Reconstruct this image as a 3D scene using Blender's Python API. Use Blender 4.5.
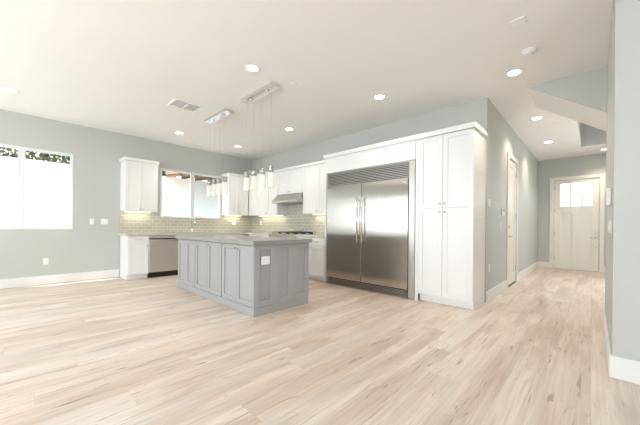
import bpy, bmesh, math, random
from mathutils import Matrix, Vector

random.seed(7)
scene = bpy.context.scene
for o in list(bpy.data.objects):
    bpy.data.objects.remove(o, do_unlink=True)
COL = scene.collection
PI = math.pi

# ------------------------------------------------------------------ camera
F_PX = 286.93
cam_data = bpy.data.cameras.new('camera')
cam_data.sensor_fit = 'HORIZONTAL'
cam_data.sensor_width = 36.0
cam_data.lens = 36.0 * F_PX / 640.0
cam_data.shift_y = 14.0 / 640.0
cam_data.clip_start = 0.05
cam_data.clip_end = 200.0
cam = bpy.data.objects.new('camera', cam_data)
COL.objects.link(cam)
cam.matrix_world = (Matrix.Translation((0, 0, 1.111)) @ Matrix.Rotation(0.7589, 4, 'Z')
                    @ Matrix.Rotation(PI / 2, 4, 'X') @ Matrix.Rotation(0.009, 4, 'Z'))
scene.camera = cam

# ------------------------------------------------------------------ view
scene.view_settings.view_transform = 'Standard'
scene.view_settings.look = 'None'
scene.view_settings.gamma = 1.0
scene.view_settings.use_curve_mapping = False
scene.view_settings.exposure = 0.46

# ------------------------------------------------------------------ sky and sun
world = bpy.data.worlds.new('sky')
scene.world = world
world.use_nodes = True
wn = world.node_tree.nodes
wn.clear()
wo = wn.new('ShaderNodeOutputWorld')
wb = wn.new('ShaderNodeBackground')
wb.inputs['Color'].default_value = (0.92, 0.97, 1.0, 1)
wb.inputs['Strength'].default_value = 2.4
world.node_tree.links.new(wb.outputs[0], wo.inputs[0])

sun_d = bpy.data.lights.new('sun', 'SUN')
sun_d.energy = 12.0
sun_d.angle = 0.006
sun_d.color = (1.0, 0.96, 0.9)
sun = bpy.data.objects.new('sun', sun_d)
COL.objects.link(sun)
sun.rotation_euler = Vector((0.105, 0.43, -1.0)).to_track_quat('-Z', 'Y').to_euler()


def area(name, loc, direction, sx, sy, power, color):
    d = bpy.data.lights.new(name, 'AREA')
    d.shape = 'RECTANGLE'
    d.size = sx
    d.size_y = sy
    d.energy = power
    d.color = color
    o = bpy.data.objects.new(name, d)
    COL.objects.link(o)
    o.location = loc
    o.rotation_euler = Vector(direction).to_track_quat('-Z', 'Y').to_euler()
    return o


DAY = (0.83, 0.925, 1.0)
# daylight entering by the glazed openings of the room behind the camera, then two hall fill lamps
area('daylight_rear_window', (-5.6, -3.62, 1.66), (0, 1, 0), 2.7, 1.5, 52, DAY)
area('daylight_rear_window', (-2.0, -3.62, 1.66), (0, 1, 0), 2.7, 1.5, 108, DAY)
area('daylight_side_window', (3.30, -0.6, 1.5), (-1, 0, 0), 3.4, 1.9, 40, DAY)
area('stairwell_fill', (0.6, 7.4, 5.3), (0, 0, -1), 1.2, 3.0, 10, DAY)  # added fill lamp for the hall; the closed stairwell has no window
area('hall_fill', (1.36, 7.6, 1.65), (-1, 0, 0), 1.9, 1.4, 14, DAY)  # added fill lamp, out of view, brightens the hall


def portal(loc, direction, sx, sy):
    area('window_portal', loc, direction, sx, sy, 1, DAY).data.cycles.is_portal = True


portal((-7.37, 0.043, 1.741), (1, 0, 0), 1.45, 1.5)
portal((-7.37, 3.026, 1.868), (1, 0, 0), 1.55, 1.2)
portal((-7.37, -2.3, 1.741), (1, 0, 0), 2.05, 1.5)
portal((-0.32, 10.47, 2.04), (0, -1, 0), 0.7, 0.66)
portal((-5.6, -3.66, 1.66), (0, 1, 0), 2.85, 1.6)
portal((-2.0, -3.66, 1.66), (0, 1, 0), 2.85, 1.6)
portal((3.36, -0.6, 1.5), (-1, 0, 0), 3.7, 1.95)

# ------------------------------------------------------------------ helpers


class MB:
    """collects simple solids into one mesh"""

    def __init__(self):
        self.bm = bmesh.new()

    def _merge(self, part, M=None, bevel=0.0, seg=1):
        if bevel > 0:
            bmesh.ops.bevel(part, geom=list(part.edges), offset=bevel, segments=seg, affect='EDGES', profile=0.5)
        if M is not None:
            part.transform(M)
        me = bpy.data.meshes.new('tmp')
        part.to_mesh(me)
        part.free()
        self.bm.from_mesh(me)
        bpy.data.meshes.remove(me)
        return self

    def box(self, x0, x1, y0, y1, z0, z1, bevel=0.0, M=None, seg=1):
        p = bmesh.new()
        bmesh.ops.create_cube(p, size=1.0)
        for v in p.verts:
            v.co = Vector(((x0 + x1) / 2 + v.co.x * (x1 - x0), (y0 + y1) / 2 + v.co.y * (y1 - y0), (z0 + z1) / 2 + v.co.z * (z1 - z0)))
        return self._merge(p, M, bevel, seg)

    def prism(self, pts, axis, a0, a1, bevel=0.0):
        """pts: 2D outline; axis: 0,1,2 extrusion axis"""
        p = bmesh.new()

        def mk(q, a):
            c = list(q)
            c.insert(axis, a)
            return Vector(c)
        lo = [p.verts.new(mk(q, a0)) for q in pts]
        hi = [p.verts.new(mk(q, a1)) for q in pts]
        n = len(pts)
        p.faces.new(lo)
        p.faces.new(list(reversed(hi)))
        for i in range(n):
            p.faces.new((lo[i], lo[(i + 1) % n], hi[(i + 1) % n], hi[i]))
        bmesh.ops.recalc_face_normals(p, faces=p.faces)
        return self._merge(p, None, bevel)

    def lathe(self, prof, c=(0, 0, 0), axis='Z', n=24):
        """prof: list of (r, h) along axis, closed at the ends with discs"""
        p = bmesh.new()
        rings = []
        for r, h in prof:
            rings.append([p.verts.new((max(r, 1e-5) * math.cos(2 * PI * i / n), max(r, 1e-5) * math.sin(2 * PI * i / n), h)) for i in range(n)])
        for a, b in zip(rings, rings[1:]):
            for i in range(n):
                p.faces.new((a[i], a[(i + 1) % n], b[(i + 1) % n], b[i]))
        p.faces.new(list(reversed(rings[0])))
        p.faces.new(rings[-1])
        bmesh.ops.recalc_face_normals(p, faces=p.faces)
        for f in p.faces:
            f.smooth = len(f.verts) == 4
        R = Matrix.Identity(4)
        if axis == 'X':
            R = Matrix.Rotation(PI / 2, 4, 'Y')
        elif axis == '-X':
            R = Matrix.Rotation(-PI / 2, 4, 'Y')
        elif axis == 'Y':
            R = Matrix.Rotation(-PI / 2, 4, 'X')
        elif axis == '-Y':
            R = Matrix.Rotation(PI / 2, 4, 'X')
        elif axis == '-Z':
            R = Matrix.Rotation(PI, 4, 'X')
        return self._merge(p, Matrix.Translation(c) @ R)

    def ring(self, prof, c=(0, 0, 0), n=28):
        """closed profile turned about z: an annulus with an open middle"""
        p = bmesh.new()
        rings = [[p.verts.new((r * math.cos(2 * PI * i / n), r * math.sin(2 * PI * i / n), h)) for i in range(n)] for r, h in prof]
        for a, b in zip(rings, rings[1:] + rings[:1]):
            for i in range(n):
                p.faces.new((a[i], a[(i + 1) % n], b[(i + 1) % n], b[i]))
        bmesh.ops.recalc_face_normals(p, faces=p.faces)
        return self._merge(p, Matrix.Translation(c))

    def tube(self, pts, r, n=12):
        p = bmesh.new()
        pts = [Vector(q) for q in pts]
        rings = []
        for i, q in enumerate(pts):
            t = (pts[min(i + 1, len(pts) - 1)] - pts[max(i - 1, 0)]).normalized()
            up = Vector((0, 0, 1)) if abs(t.z) < 0.9 else Vector((1, 0, 0))
            a = t.cross(up).normalized()
            b = t.cross(a).normalized()
            rings.append([p.verts.new(q + (a * math.cos(2 * PI * k / n) + b * math.sin(2 * PI * k / n)) * r) for k in range(n)])
        for a, b in zip(rings, rings[1:]):
            for k in range(n):
                p.faces.new((a[k], a[(k + 1) % n], b[(k + 1) % n], b[k]))
        p.faces.new(rings[0])
        p.faces.new(rings[-1])
        bmesh.ops.recalc_face_normals(p, faces=p.faces)
        for f in p.faces:
            f.smooth = len(f.verts) == 4
        return self._merge(p)

    def build(self, name, m, parent=None):
        me = bpy.data.meshes.new(name)
        self.bm.to_mesh(me)
        self.bm.free()
        me.materials.append(m)
        o = bpy.data.objects.new(name, me)
        COL.objects.link(o)
        if parent is not None:
            o.parent = parent
        return o


def thing(name, label, cat, loc=(0, 0, 0), rotz=0.0, group=None):
    o = bpy.data.objects.new(name, None)
    o.empty_display_size = 0.1
    COL.objects.link(o)
    o.location = loc
    o.rotation_euler = (0, 0, rotz)
    return tag(o, label, cat, group)


def tag(o, label, cat, group=None):
    o['label'] = label
    o['category'] = cat
    if group:
        o['group'] = group
    return o


def struct(o, label=None, cat=None):
    o['kind'] = 'structure'
    if label:
        o['label'] = label
    if cat:
        o['category'] = cat
    return o


def copy_tree(o, parent=None):
    c = o.copy()
    COL.objects.link(c)
    c.parent = parent
    for ch in o.children:
        copy_tree(ch, c)
    return c


# ------------------------------------------------------------------ materials


def srgb(r, g, b):
    def f(c):
        c /= 255.0
        return c / 12.92 if c <= 0.04045 else ((c + 0.055) / 1.055) ** 2.4
    return (f(r), f(g), f(b), 1.0)


def mat(name, color, rough=0.5, metal=0.0, bump=0.0, bscale=200.0, spec=0.5, vary=0.03):
    m = bpy.data.materials.new(name)
    m.use_nodes = True
    nt = m.node_tree
    b = nt.nodes['Principled BSDF']
    b.inputs['Base Color'].default_value = color
    b.inputs['Roughness'].default_value = rough
    b.inputs['Metallic'].default_value = metal
    b.inputs['Specular IOR Level'].default_value = spec
    tc = nt.nodes.new('ShaderNodeTexCoord')
    nz = nt.nodes.new('ShaderNodeTexNoise')
    nz.inputs['Scale'].default_value = bscale
    nz.inputs['Detail'].default_value = 3
    nt.links.new(tc.outputs['Object'], nz.inputs['Vector'])
    if vary > 0:
        mr = nt.nodes.new('ShaderNodeMapRange')
        mr.inputs['To Min'].default_value = 1 - vary
        mr.inputs['To Max'].default_value = 1 + vary
        n2 = nt.nodes.new('ShaderNodeTexNoise')
        n2.inputs['Scale'].default_value = 1.7
        nt.links.new(tc.outputs['Object'], n2.inputs['Vector'])
        nt.links.new(n2.outputs['Fac'], mr.inputs['Value'])
        mx = nt.nodes.new('ShaderNodeVectorMath')
        mx.operation = 'SCALE'
        mx.inputs[0].default_value = color[:3]
        nt.links.new(mr.outputs[0], mx.inputs['Scale'])
        nt.links.new(mx.outputs[0], b.inputs['Base Color'])
    if bump > 0:
        bp = nt.nodes.new('ShaderNodeBump')
        bp.inputs['Strength'].default_value = bump
        bp.inputs['Distance'].default_value = 0.002
        nt.links.new(nz.outputs['Fac'], bp.inputs['Height'])
        nt.links.new(bp.outputs[0], b.inputs['Normal'])
    return m


def emit_mat(name, color, strength):
    m = mat(name, color, 0.4, vary=0)
    b = m.node_tree.nodes['Principled BSDF']
    b.inputs['Emission Color'].default_value = color
    b.inputs['Emission Strength'].default_value = strength
    return m


def steel_mat(name, color, rough, grain='Z', aniso=0.0):
    """brushed stainless: fine streaks in the roughness and the normal"""
    m = bpy.data.materials.new(name)
    m.use_nodes = True
    nt = m.node_tree
    b = nt.nodes['Principled BSDF']
    b.inputs['Base Color'].default_value = color
    b.inputs['Metallic'].default_value = 1.0
    if aniso:
        b.inputs['Anisotropic'].default_value = aniso
        b.inputs['Anisotropic Rotation'].default_value = 0.0
        tg = nt.nodes.new('ShaderNodeTangent')
        tg.direction_type = 'RADIAL'
        tg.axis = 'Z'
        nt.links.new(tg.outputs[0], b.inputs['Tangent'])
    tc = nt.nodes.new('ShaderNodeTexCoord')
    mp = nt.nodes.new('ShaderNodeMapping')
    mp.inputs['Scale'].default_value = (400, 400, 3) if grain == 'Z' else (3, 3, 400)
    nz = nt.nodes.new('ShaderNodeTexNoise')
    nz.inputs['Scale'].default_value = 1.0
    mr = nt.nodes.new('ShaderNodeMapRange')
    mr.inputs['To Min'].default_value = rough * 0.92
    mr.inputs['To Max'].default_value = rough * 1.08
    nt.links.new(tc.outputs['Object'], mp.inputs['Vector'])
    nt.links.new(mp.outputs[0], nz.inputs['Vector'])
    nt.links.new(nz.outputs['Fac'], mr.inputs['Value'])
    nt.links.new(mr.outputs[0], b.inputs['Roughness'])
    return m


def pane_mat(name, tint=(1, 1, 1, 1), gloss=0.06):
    m = bpy.data.materials.new(name)
    m.use_nodes = True
    nt = m.node_tree
    nt.nodes.clear()
    out = nt.nodes.new('ShaderNodeOutputMaterial')
    mix = nt.nodes.new('ShaderNodeMixShader')
    mix.inputs[0].default_value = gloss
    t = nt.nodes.new('ShaderNodeBsdfTransparent')
    t.inputs['Color'].default_value = tint
    g = nt.nodes.new('ShaderNodeBsdfGlossy')
    g.inputs['Roughness'].default_value = 0.02
    nt.links.new(t.outputs[0], mix.inputs[1])
    nt.links.new(g.outputs[0], mix.inputs[2])
    nt.links.new(mix.outputs[0], out.inputs[0])
    return m


def tile_mat(name, axis):
    """glass subway tile in running bond; axis is the world axis the rows run along"""
    m = bpy.data.materials.new(name)
    m.use_nodes = True
    nt = m.node_tree
    b = nt.nodes['Principled BSDF']
    tc = nt.nodes.new('ShaderNodeTexCoord')
    sp = nt.nodes.new('ShaderNodeSeparateXYZ')
    cb = nt.nodes.new('ShaderNodeCombineXYZ')
    nt.links.new(tc.outputs['Object'], sp.inputs[0])
    nt.links.new(sp.outputs['Y' if axis == 'Y' else 'X'], cb.inputs[0])
    ad = nt.nodes.new('ShaderNodeMath')
    ad.operation = 'SUBTRACT'
    ad.inputs[1].default_value = 0.9285
    nt.links.new(sp.outputs['Z'], ad.inputs[0])
    nt.links.new(ad.outputs[0], cb.inputs[1])
    br = nt.nodes.new('ShaderNodeTexBrick')
    br.inputs['Scale'].default_value = 1.0
    br.inputs['Brick Width'].default_value = 0.152
    br.inputs['Row Height'].default_value = 0.0765
    br.inputs['Mortar Size'].default_value = 0.004
    br.inputs['Mortar Smooth'].default_value = 0.2
    br.inputs['Color1'].default_value = srgb(194, 190, 174)
    br.inputs['Color2'].default_value = srgb(186, 183, 166)
    br.inputs['Mortar'].default_value = srgb(222, 221, 208)
    nt.links.new(cb.outputs[0], br.inputs['Vector'])
    nt.links.new(br.outputs['Color'], b.inputs['Base Color'])
    rg = nt.nodes.new('ShaderNodeMapRange')
    rg.inputs['To Min'].default_value = 0.12
    rg.inputs['To Max'].default_value = 0.7
    nt.links.new(br.outputs['Fac'], rg.inputs['Value'])
    nt.links.new(rg.outputs[0], b.inputs['Roughness'])
    bp = nt.nodes.new('ShaderNodeBump')
    bp.invert = True
    bp.inputs['Strength'].default_value = 0.6
    bp.inputs['Distance'].default_value = 0.002
    nt.links.new(br.outputs['Fac'], bp.inputs['Height'])
    nt.links.new(bp.outputs[0], b.inputs['Normal'])
    return m


def floor_mat():
    m = bpy.data.materials.new('whitewashed_oak_planks')
    m.use_nodes = True
    nt = m.node_tree
    N = nt.nodes.new
    L = nt.links.new
    b = nt.nodes['Principled BSDF']

    def math_(op, a, c=None):
        n = N('ShaderNodeMath')
        n.operation = op
        for i, v in enumerate((a, c)):
            if v is None:
                continue
            if isinstance(v, (int, float)):
                n.inputs[i].default_value = v
            else:
                L(v, n.inputs[i])
        return n.outputs[0]
    tc = N('ShaderNodeTexCoord')
    sp = N('ShaderNodeSeparateXYZ')
    L(tc.outputs['Object'], sp.inputs[0])
    W, LEN = 0.225, 2.3
    xs = math_('DIVIDE', sp.outputs['X'], W)
    row = math_('FLOOR', xs)
    fx = math_('FRACT', xs)
    w1 = N('ShaderNodeTexWhiteNoise')
    w1.noise_dimensions = '1D'
    L(row, w1.inputs['W'])
    ys = math_('ADD', math_('DIVIDE', sp.outputs['Y'], LEN), math_('MULTIPLY', w1.outputs['Value'], 7.0))
    seg = math_('FLOOR', ys)
    fy = math_('FRACT', ys)
    cid = N('ShaderNodeCombineXYZ')
    L(row, cid.inputs[0])
    L(seg, cid.inputs[1])
    w2 = N('ShaderNodeTexWhiteNoise')
    w2.noise_dimensions = '3D'
    L(cid.outputs[0], w2.inputs['Vector'])
    # seam mask
    ex = math_('MULTIPLY', math_('MINIMUM', fx, math_('SUBTRACT', 1.0, fx)), W)
    ey = math_('MULTIPLY', math_('MINIMUM', fy, math_('SUBTRACT', 1.0, fy)), LEN)
    seam = math_('LESS_THAN', math_('MINIMUM', ex, ey), 0.0016)
    # grain coordinates, shifted for every plank
    off = N('ShaderNodeVectorMath')
    off.operation = 'SCALE'
    off.inputs['Scale'].default_value = 40.0
    L(w2.outputs['Color'], off.inputs[0])
    add = N('ShaderNodeVectorMath')
    add.operation = 'ADD'
    L(tc.outputs['Object'], add.inputs[0])
    L(off.outputs[0], add.inputs[1])

    def noise(sx, sy, detail, dist=0.0):
        mp = N('ShaderNodeMapping')
        mp.inputs['Scale'].default_value = (sx, sy, 1)
        L(add.outputs[0], mp.inputs['Vector'])
        nz = N('ShaderNodeTexNoise')
        nz.inputs['Scale'].default_value = 1.0
        nz.inputs['Detail'].default_value = detail
        nz.inputs['Distortion'].default_value = dist
        L(mp.outputs[0], nz.inputs['Vector'])
        return nz.outputs['Fac']

    def ramp(fac, stops):
        r = N('ShaderNodeValToRGB')
        e = r.color_ramp.elements
        e[0].position, e[0].color = stops[0]
        e[1].position, e[1].color = stops[-1]
        for p, c in stops[1:-1]:
            k = e.new(p)
            k.color = c
        L(fac, r.inputs['Fac'])
        return r.outputs['Color']

    def mix(kind, fac, a, c):
        n = N('ShaderNodeMix')
        n.data_type = 'RGBA'
        n.blend_type = kind
        if isinstance(fac, (int, float)):
            n.inputs['Factor'].default_value = fac
        else:
            L(fac, n.inputs['Factor'])
        for v, s in ((a, n.inputs[6]), (c, n.inputs[7])):
            if isinstance(v, tuple):
                s.default_value = v
            else:
                L(v, s)
        return n.outputs[2]
    base = ramp(w2.outputs['Value'], [(0.0, srgb(221, 205, 191)), (0.35, srgb(227, 213, 200)), (0.7, srgb(231, 220, 210)), (1.0, srgb(219, 200, 184))])
    broad = noise(5.0, 0.7, 3, 0.6)
    c = mix('MIX', ramp(broad, [(0.42, (0, 0, 0, 1)), (0.68, (1, 1, 1, 1))]), base, srgb(200, 181, 164))
    fine = noise(70.0, 2.2, 4, 0.3)
    c = mix('MULTIPLY', 0.55, c, ramp(fine, [(0.3, srgb(222, 214, 206)), (0.62, (1, 1, 1, 1))]))
    # knots and dark checks along the grain
    streak = noise(22.0, 2.4, 2, 1.6)
    c = mix('MIX', ramp(streak, [(0.65, (0, 0, 0, 1)), (0.73, (0.75, 0.75, 0.75, 1))]), c, srgb(146, 130, 119))
    crack = noise(30.0, 1.1, 3, 2.2)
    c = mix('MIX', ramp(crack, [(0.65, (0, 0, 0, 1)), (0.71, (0.75, 0.75, 0.75, 1))]), c, srgb(128, 112, 104))
    wash = noise(2.6, 0.45, 3, 0.8)
    c = mix('MIX', ramp(wash, [(0.5, (0, 0, 0, 1)), (0.72, (0.5, 0.5, 0.5, 1))]), c, srgb(196, 188, 182))
    c = mix('MIX', math_('MULTIPLY', seam, 0.16), c, srgb(120, 100, 84))
    L(c, b.inputs['Base Color'])
    rr = N('ShaderNodeMapRange')
    rr.inputs['To Min'].default_value = 0.36
    rr.inputs['To Max'].default_value = 0.52
    L(fine, rr.inputs['Value'])
    L(rr.outputs[0], b.inputs['Roughness'])
    bp = N('ShaderNodeBump')
    bp.inputs['Strength'].default_value = 0.12
    bp.inputs['Distance'].default_value = 0.002
    L(math_('SUBTRACT', fine, seam), bp.inputs['Height'])
    L(bp.outputs[0], b.inputs['Normal'])
    return m


M_WALL = mat('grey_wall_paint', srgb(192, 194, 190), 0.55, bump=0.05, bscale=350, vary=0.01)
M_CEIL = mat('white_ceiling_paint', srgb(243, 242, 239), 0.7, bump=0.05, bscale=300, vary=0.01)
M_TRIM = mat('white_trim_paint', srgb(230, 230, 228), 0.35, vary=0.01)
M_CAB = mat('white_cabinet_paint', srgb(238, 238, 237), 0.3, vary=0.01)
M_ISL = mat('grey_island_paint', srgb(165, 165, 165), 0.4, vary=0.02)
M_DOOR = mat('off_white_door_paint', srgb(232, 230, 220), 0.35, vary=0.01)
M_STEEL = steel_mat('brushed_stainless', (0.50, 0.47, 0.43, 1), 0.18, aniso=0.95)
M_STEELH = steel_mat('brushed_stainless_trim', (0.50, 0.475, 0.445, 1), 0.34, 'X')
M_STEELD = steel_mat('brushed_stainless_dishwasher', (0.70, 0.65, 0.60, 1), 0.4, 'X')
M_CHROME = mat('polished_chrome', (0.75, 0.75, 0.76, 1), 0.08, 1.0, vary=0)
M_NICKEL = mat('satin_nickel', (0.55, 0.54, 0.52, 1), 0.3, 1.0, vary=0)
M_BLACK = mat('black_plastic', (0.012, 0.012, 0.013, 1), 0.4, vary=0)
M_IRON = mat('cast_iron', (0.02, 0.02, 0.022, 1), 0.55, bump=0.3, vary=0)
M_PLASTIC = mat('white_plastic', srgb(240, 240, 238), 0.35, vary=0)
M_SLOT = mat('grey_slot', srgb(178, 178, 176), 0.5, vary=0)
M_QUARTZ_G = mat('grey_quartz', srgb(150, 149, 145), 0.33, vary=0.04)
M_QUARTZ_W = mat('pale_quartz', srgb(200, 197, 188), 0.22, vary=0.04)
M_GLASS = pane_mat('window_glass', (1, 1, 1, 1), 0.02)
M_SCREEN = pane_mat('insect_screen', (0.90, 0.94, 0.955, 1), 0.0)
M_VINYL = mat('white_window_vinyl', srgb(226, 230, 231), 0.4, vary=0)
M_LAMP = emit_mat('lit_downlight_lens', (1.0, 0.86, 0.66, 1), 14.0)
M_FLOOR = floor_mat()
M_WOODEAVE = mat('brown_eave_boards', srgb(132, 106, 84), 0.7, vary=0.2)
M_STUCCO = mat('white_stucco', srgb(245, 246, 246), 0.9, bump=0.3, bscale=60)
M_CONC = mat('pale_concrete', srgb(150, 148, 143), 0.9, bump=0.2)

# ------------------------------------------------------------------ dimensions read from the photograph
XA, YB, XH, YE, H = -7.297, 4.772, -1.138, 10.3225, 3.05
XR, YR, YR2 = 0.1165, 3.079, 4.80
REAR, RIGHT = -3.5, 3.2
SX0, SY0, SY1 = -0.66, 4.80, 5.69           # stair soffit
OX0, OY1 = -0.205, 9.19                     # stairwell opening
XHR = 1.3                                   # hidden right side of the hall

# ------------------------------------------------------------------ structure
fl = MB().box(XA - 0.15, RIGHT + 0.15, REAR - 0.15, YE + 0.15, -0.1, 0.0).build('floor', M_FLOOR)
struct(fl)

c = MB()
c.box(XA - 0.06, SX0, REAR - 0.15, SY1, H, H + 0.2)
c.box(SX0, RIGHT + 0.15, REAR - 0.15, SY0, H, H + 0.2)
c.box(XA - 0.06, OX0, SY1, YE + 0.15, H, H + 0.2)
c.box(OX0, XHR + 0.15, OY1, YE + 0.15, H, H + 0.2)
struct(c.build('ceiling', M_CEIL))

W1 = (-0.655, 0.742, 1.012, 2.470)          # y0 y1 z0 z1 of the left window
W2 = (2.272, 3.780, 1.293, 2.442)           # sink window
W5 = (-3.3, -1.3, 1.012, 2.470)             # the next window along the same wall, out of frame
WT = 0.06
w = MB()
ys = [REAR - 0.15, W5[0], W5[1], W1[0], W1[1], W2[0], W2[1], YB + 0.15]
for i in (0, 2, 4, 6):
    w.box(XA - WT, XA, ys[i], ys[i + 1], 0, H)
for q in (W1, W2, W5):
    w.box(XA - WT, XA, q[0], q[1], 0, q[2])
    w.box(XA - WT, XA, q[0], q[1], q[3], H)
struct(w.build('wall_left', M_WALL))

struct(MB().box(XA, XH, YB, YB + 0.13, 0, H).build('wall_kitchen', M_WALL))

D2 = (6.245, 7.075, 2.435)                  # hall door opening y0 y1 top
w = MB()
w.box(XH - 0.13, XH, YB + 0.13, D2[0], 0, H)
w.box(XH - 0.13, XH, D2[1], YE + 0.13, 0, H)
w.box(XH - 0.13, XH, D2[0], D2[1], D2[2], H)
struct(w.build('wall_hall', M_WALL))

D1 = (-0.785, 0.140, 2.445)                 # front door opening x0 x1 top
w = MB()
w.box(XH, D1[0], YE, YE + 0.14, 0, H)
w.box(D1[1], XHR, YE, YE + 0.14, 0, H)
w.box(D1[0], D1[1], YE, YE + 0.14, D1[2], H)
struct(w.build('wall_entry', M_WALL))

w = MB()
w.prism([(XR, YR), (RIGHT, YR), (RIGHT, YR + 0.14), (XR + 0.18, YR + 0.14), (XR + 0.18, YR2 - 0.002), (XR, YR2 - 0.002)], 2, 0, H, bevel=0.0)
struct(w.build('wall_right', M_WALL))
w = MB()
w.box(XHR, XHR + 0.13, YR2, 6.6, 0, 5.6).box(XHR, XHR + 0.13, 8.6, YE + 0.13, 0, 5.6)
w.box(XHR, XHR + 0.13, 6.6, 8.6, 0, 0.9).box(XHR, XHR + 0.13, 6.6, 8.6, 2.4, 5.6)  # gap left for the added hall window
struct(w.build('wall_stairwell_side', M_WALL))

# room behind the camera
P1, P2, P3 = (-7.0, -4.2), (-3.4, -0.6), (-2.4, 1.2)
w = MB()
for a, b_ in ((XA, P1[0]), (P1[1], P2[0]), (P2[1], RIGHT + 0.13)):
    w.box(a, b_, REAR - 0.13, REAR, 0, H)
for a, b_ in (P1, P2):
    w.box(a, b_, REAR - 0.13, REAR, 2.42, H)
    w.box(a, b_, REAR - 0.13, REAR, 0, 0.9)
struct(w.build('wall_rear', M_WALL))
w = MB()
w.box(RIGHT, RIGHT + 0.13, REAR, P3[0], 0, H)
w.box(RIGHT, RIGHT + 0.13, P3[1], YR + 0.14, 0, H)
w.box(RIGHT, RIGHT + 0.13, P3[0], P3[1], 0, 0.55)
w.box(RIGHT, RIGHT + 0.13, P3[0], P3[1], 2.45, H)
struct(w.build('wall_side', M_WALL))

# stair over the hall: face wall, sloping soffit and the well beyond it
SL = -0.712
def sz(x):
    return H + SL * (x - SX0)
w = MB()
w.prism([(SX0, H), (XHR, sz(XHR)), (XHR, H + 0.6), (SX0, H + 0.6)], 1, SY0, SY0 + 0.02)
struct(w.build('wall_stair', M_WALL))
w = MB()
w.prism([(SX0, H), (XHR, sz(XHR)), (XHR, H + 0.6), (SX0, H + 0.6)], 1, SY0 + 0.02, SY1)
struct(w.build('ceiling_stair_soffit', M_CEIL))
w = MB()
w.box(OX0, XHR, OY1 - 0.02, OY1 - 0.001, H, H + 0.2)
w.box(OX0, XHR, OY1 - 0.02, OY1 + 0.1, H + 0.2, 5.6)
w.box(OX0 - 0.1, OX0, SY1, OY1 + 0.1, H + 0.2, 5.6)
w.box(OX0 - 0.1, XHR, SY1 - 0.1, SY1, H + 0.6, 5.6)
struct(w.build('wall_stairwell', M_WALL))
struct(MB().box(OX0 - 0.1, XHR + 0.13, SY1 - 0.1, OY1 + 0.1, 5.6, 5.7).build('ceiling_stairwell', M_CEIL))

# baseboards
BH, BT = 0.165, 0.018


def base_board(name, segs):
    w = MB()
    for x0, x1, y0, y1 in segs:
        w.box(x0, x1, y0, y1, 0, BH, bevel=0.004)
    return struct(w.build(name, M_TRIM))


base_board('baseboard_left', [(XA, XA + BT, REAR, 1.495)])
base_board('baseboard_hall', [(XH, XH + BT, YB + 0.005, 6.14), (XH, XH + BT, 7.18, YE)])
base_board('baseboard_entry', [(XH + BT, -0.87, YE - BT, YE), (0.225, XHR, YE - BT, YE)])
base_board('baseboard_right', [(XR - BT, RIGHT, YR - BT, YR), (XR - BT, XR, YR, YR2)])
base_board('baseboard_rear', [(XA + BT, RIGHT, REAR, REAR + BT)])

# ------------------------------------------------------------------ windows


def slider_window(name, q, screen_left=False, screen_right=False):
    y0, y1, z0, z1 = q
    xo, xi = XA - 0.057, XA + 0.004
    f = MB()
    t = 0.032
    for b in ((y0, y0 + t, z0, z1), (y1 - t, y1, z0, z1), (y0 + t, y1 - t, z1 - t, z1), (y0 + t, y1 - t, z0, z0 + t)):
        f.box(xo, xi, b[0], b[1], b[2], b[3], bevel=0.003)
    o = struct(f.build(name, M_VINYL))
    ym = (y0 + y1) / 2
    MB().box(xo + 0.004, xi - 0.012, ym - 0.028, ym + 0.028, z0 + t, z1 - t, bevel=0.003).build('mullion', M_VINYL, o)
    for a, b in ((y0 + t, ym - 0.028), (ym + 0.028, y1 - t)):
        s = MB()
        r = 0.018
        s.box(xo + 0.02, xo + 0.05, a, a + r, z0 + t, z1 - t)
        s.box(xo + 0.02, xo + 0.05, b - r, b, z0 + t, z1 - t)
        s.box(xo + 0.02, xo + 0.05, a + r, b - r, z0 + t, z0 + t + r)
        s.box(xo + 0.02, xo + 0.05, a + r, b - r, z1 - t - r, z1 - t)
        so = s.build('sash', M_VINYL, o)
        MB().box(xo + 0.033, xo + 0.037, a + r, b - r, z0 + t + r, z1 - t - r).build('pane', M_GLASS, so)
    for flag, a, b in ((screen_left, y0 + t, ym - 0.028), (screen_right, ym + 0.028, y1 - t)):
        if flag:
            MB().box(xo + 0.008, xo + 0.009, a, b, z0 + t, z1 - t).build('insect_screen', M_SCREEN, o)
    return o


slider_window('window_1', W1, True, True)
slider_window('window_2', W2, False, True)
slider_window('window_3', W5, False, True)


def glazed_opening(name, axis, a0, a1, z0, z1, c0, c1, n):
    f = MB()

    def bx(u0, u1, w0, w1, d0=c0, d1=c1):
        return (u0, u1, d0, d1, w0, w1) if axis == 'X' else (d0, d1, u0, u1, w0, w1)
    t = 0.06
    f.box(*bx(a0, a0 + t, z0, z1)).box(*bx(a1 - t, a1, z0, z1)).box(*bx(a0 + t, a1 - t, z1 - t, z1)).box(*bx(a0 + t, a1 - t, z0, z0 + t))
    for i in range(1, n):
        u = a0 + (a1 - a0) * i / n
        f.box(*bx(u - t / 2, u + t / 2, z0 + t, z1 - t))
    o = struct(f.build(name, M_VINYL))
    cm = (c0 + c1) / 2
    for i in range(n):
        u0 = a0 + (a1 - a0) * i / n + t / 2
        u1 = a0 + (a1 - a0) * (i + 1) / n - t / 2
        MB().box(*bx(u0, u1, z0 + t, z1 - t, cm - 0.003, cm + 0.003)).build('pane', M_GLASS, o)
    return o


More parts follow.
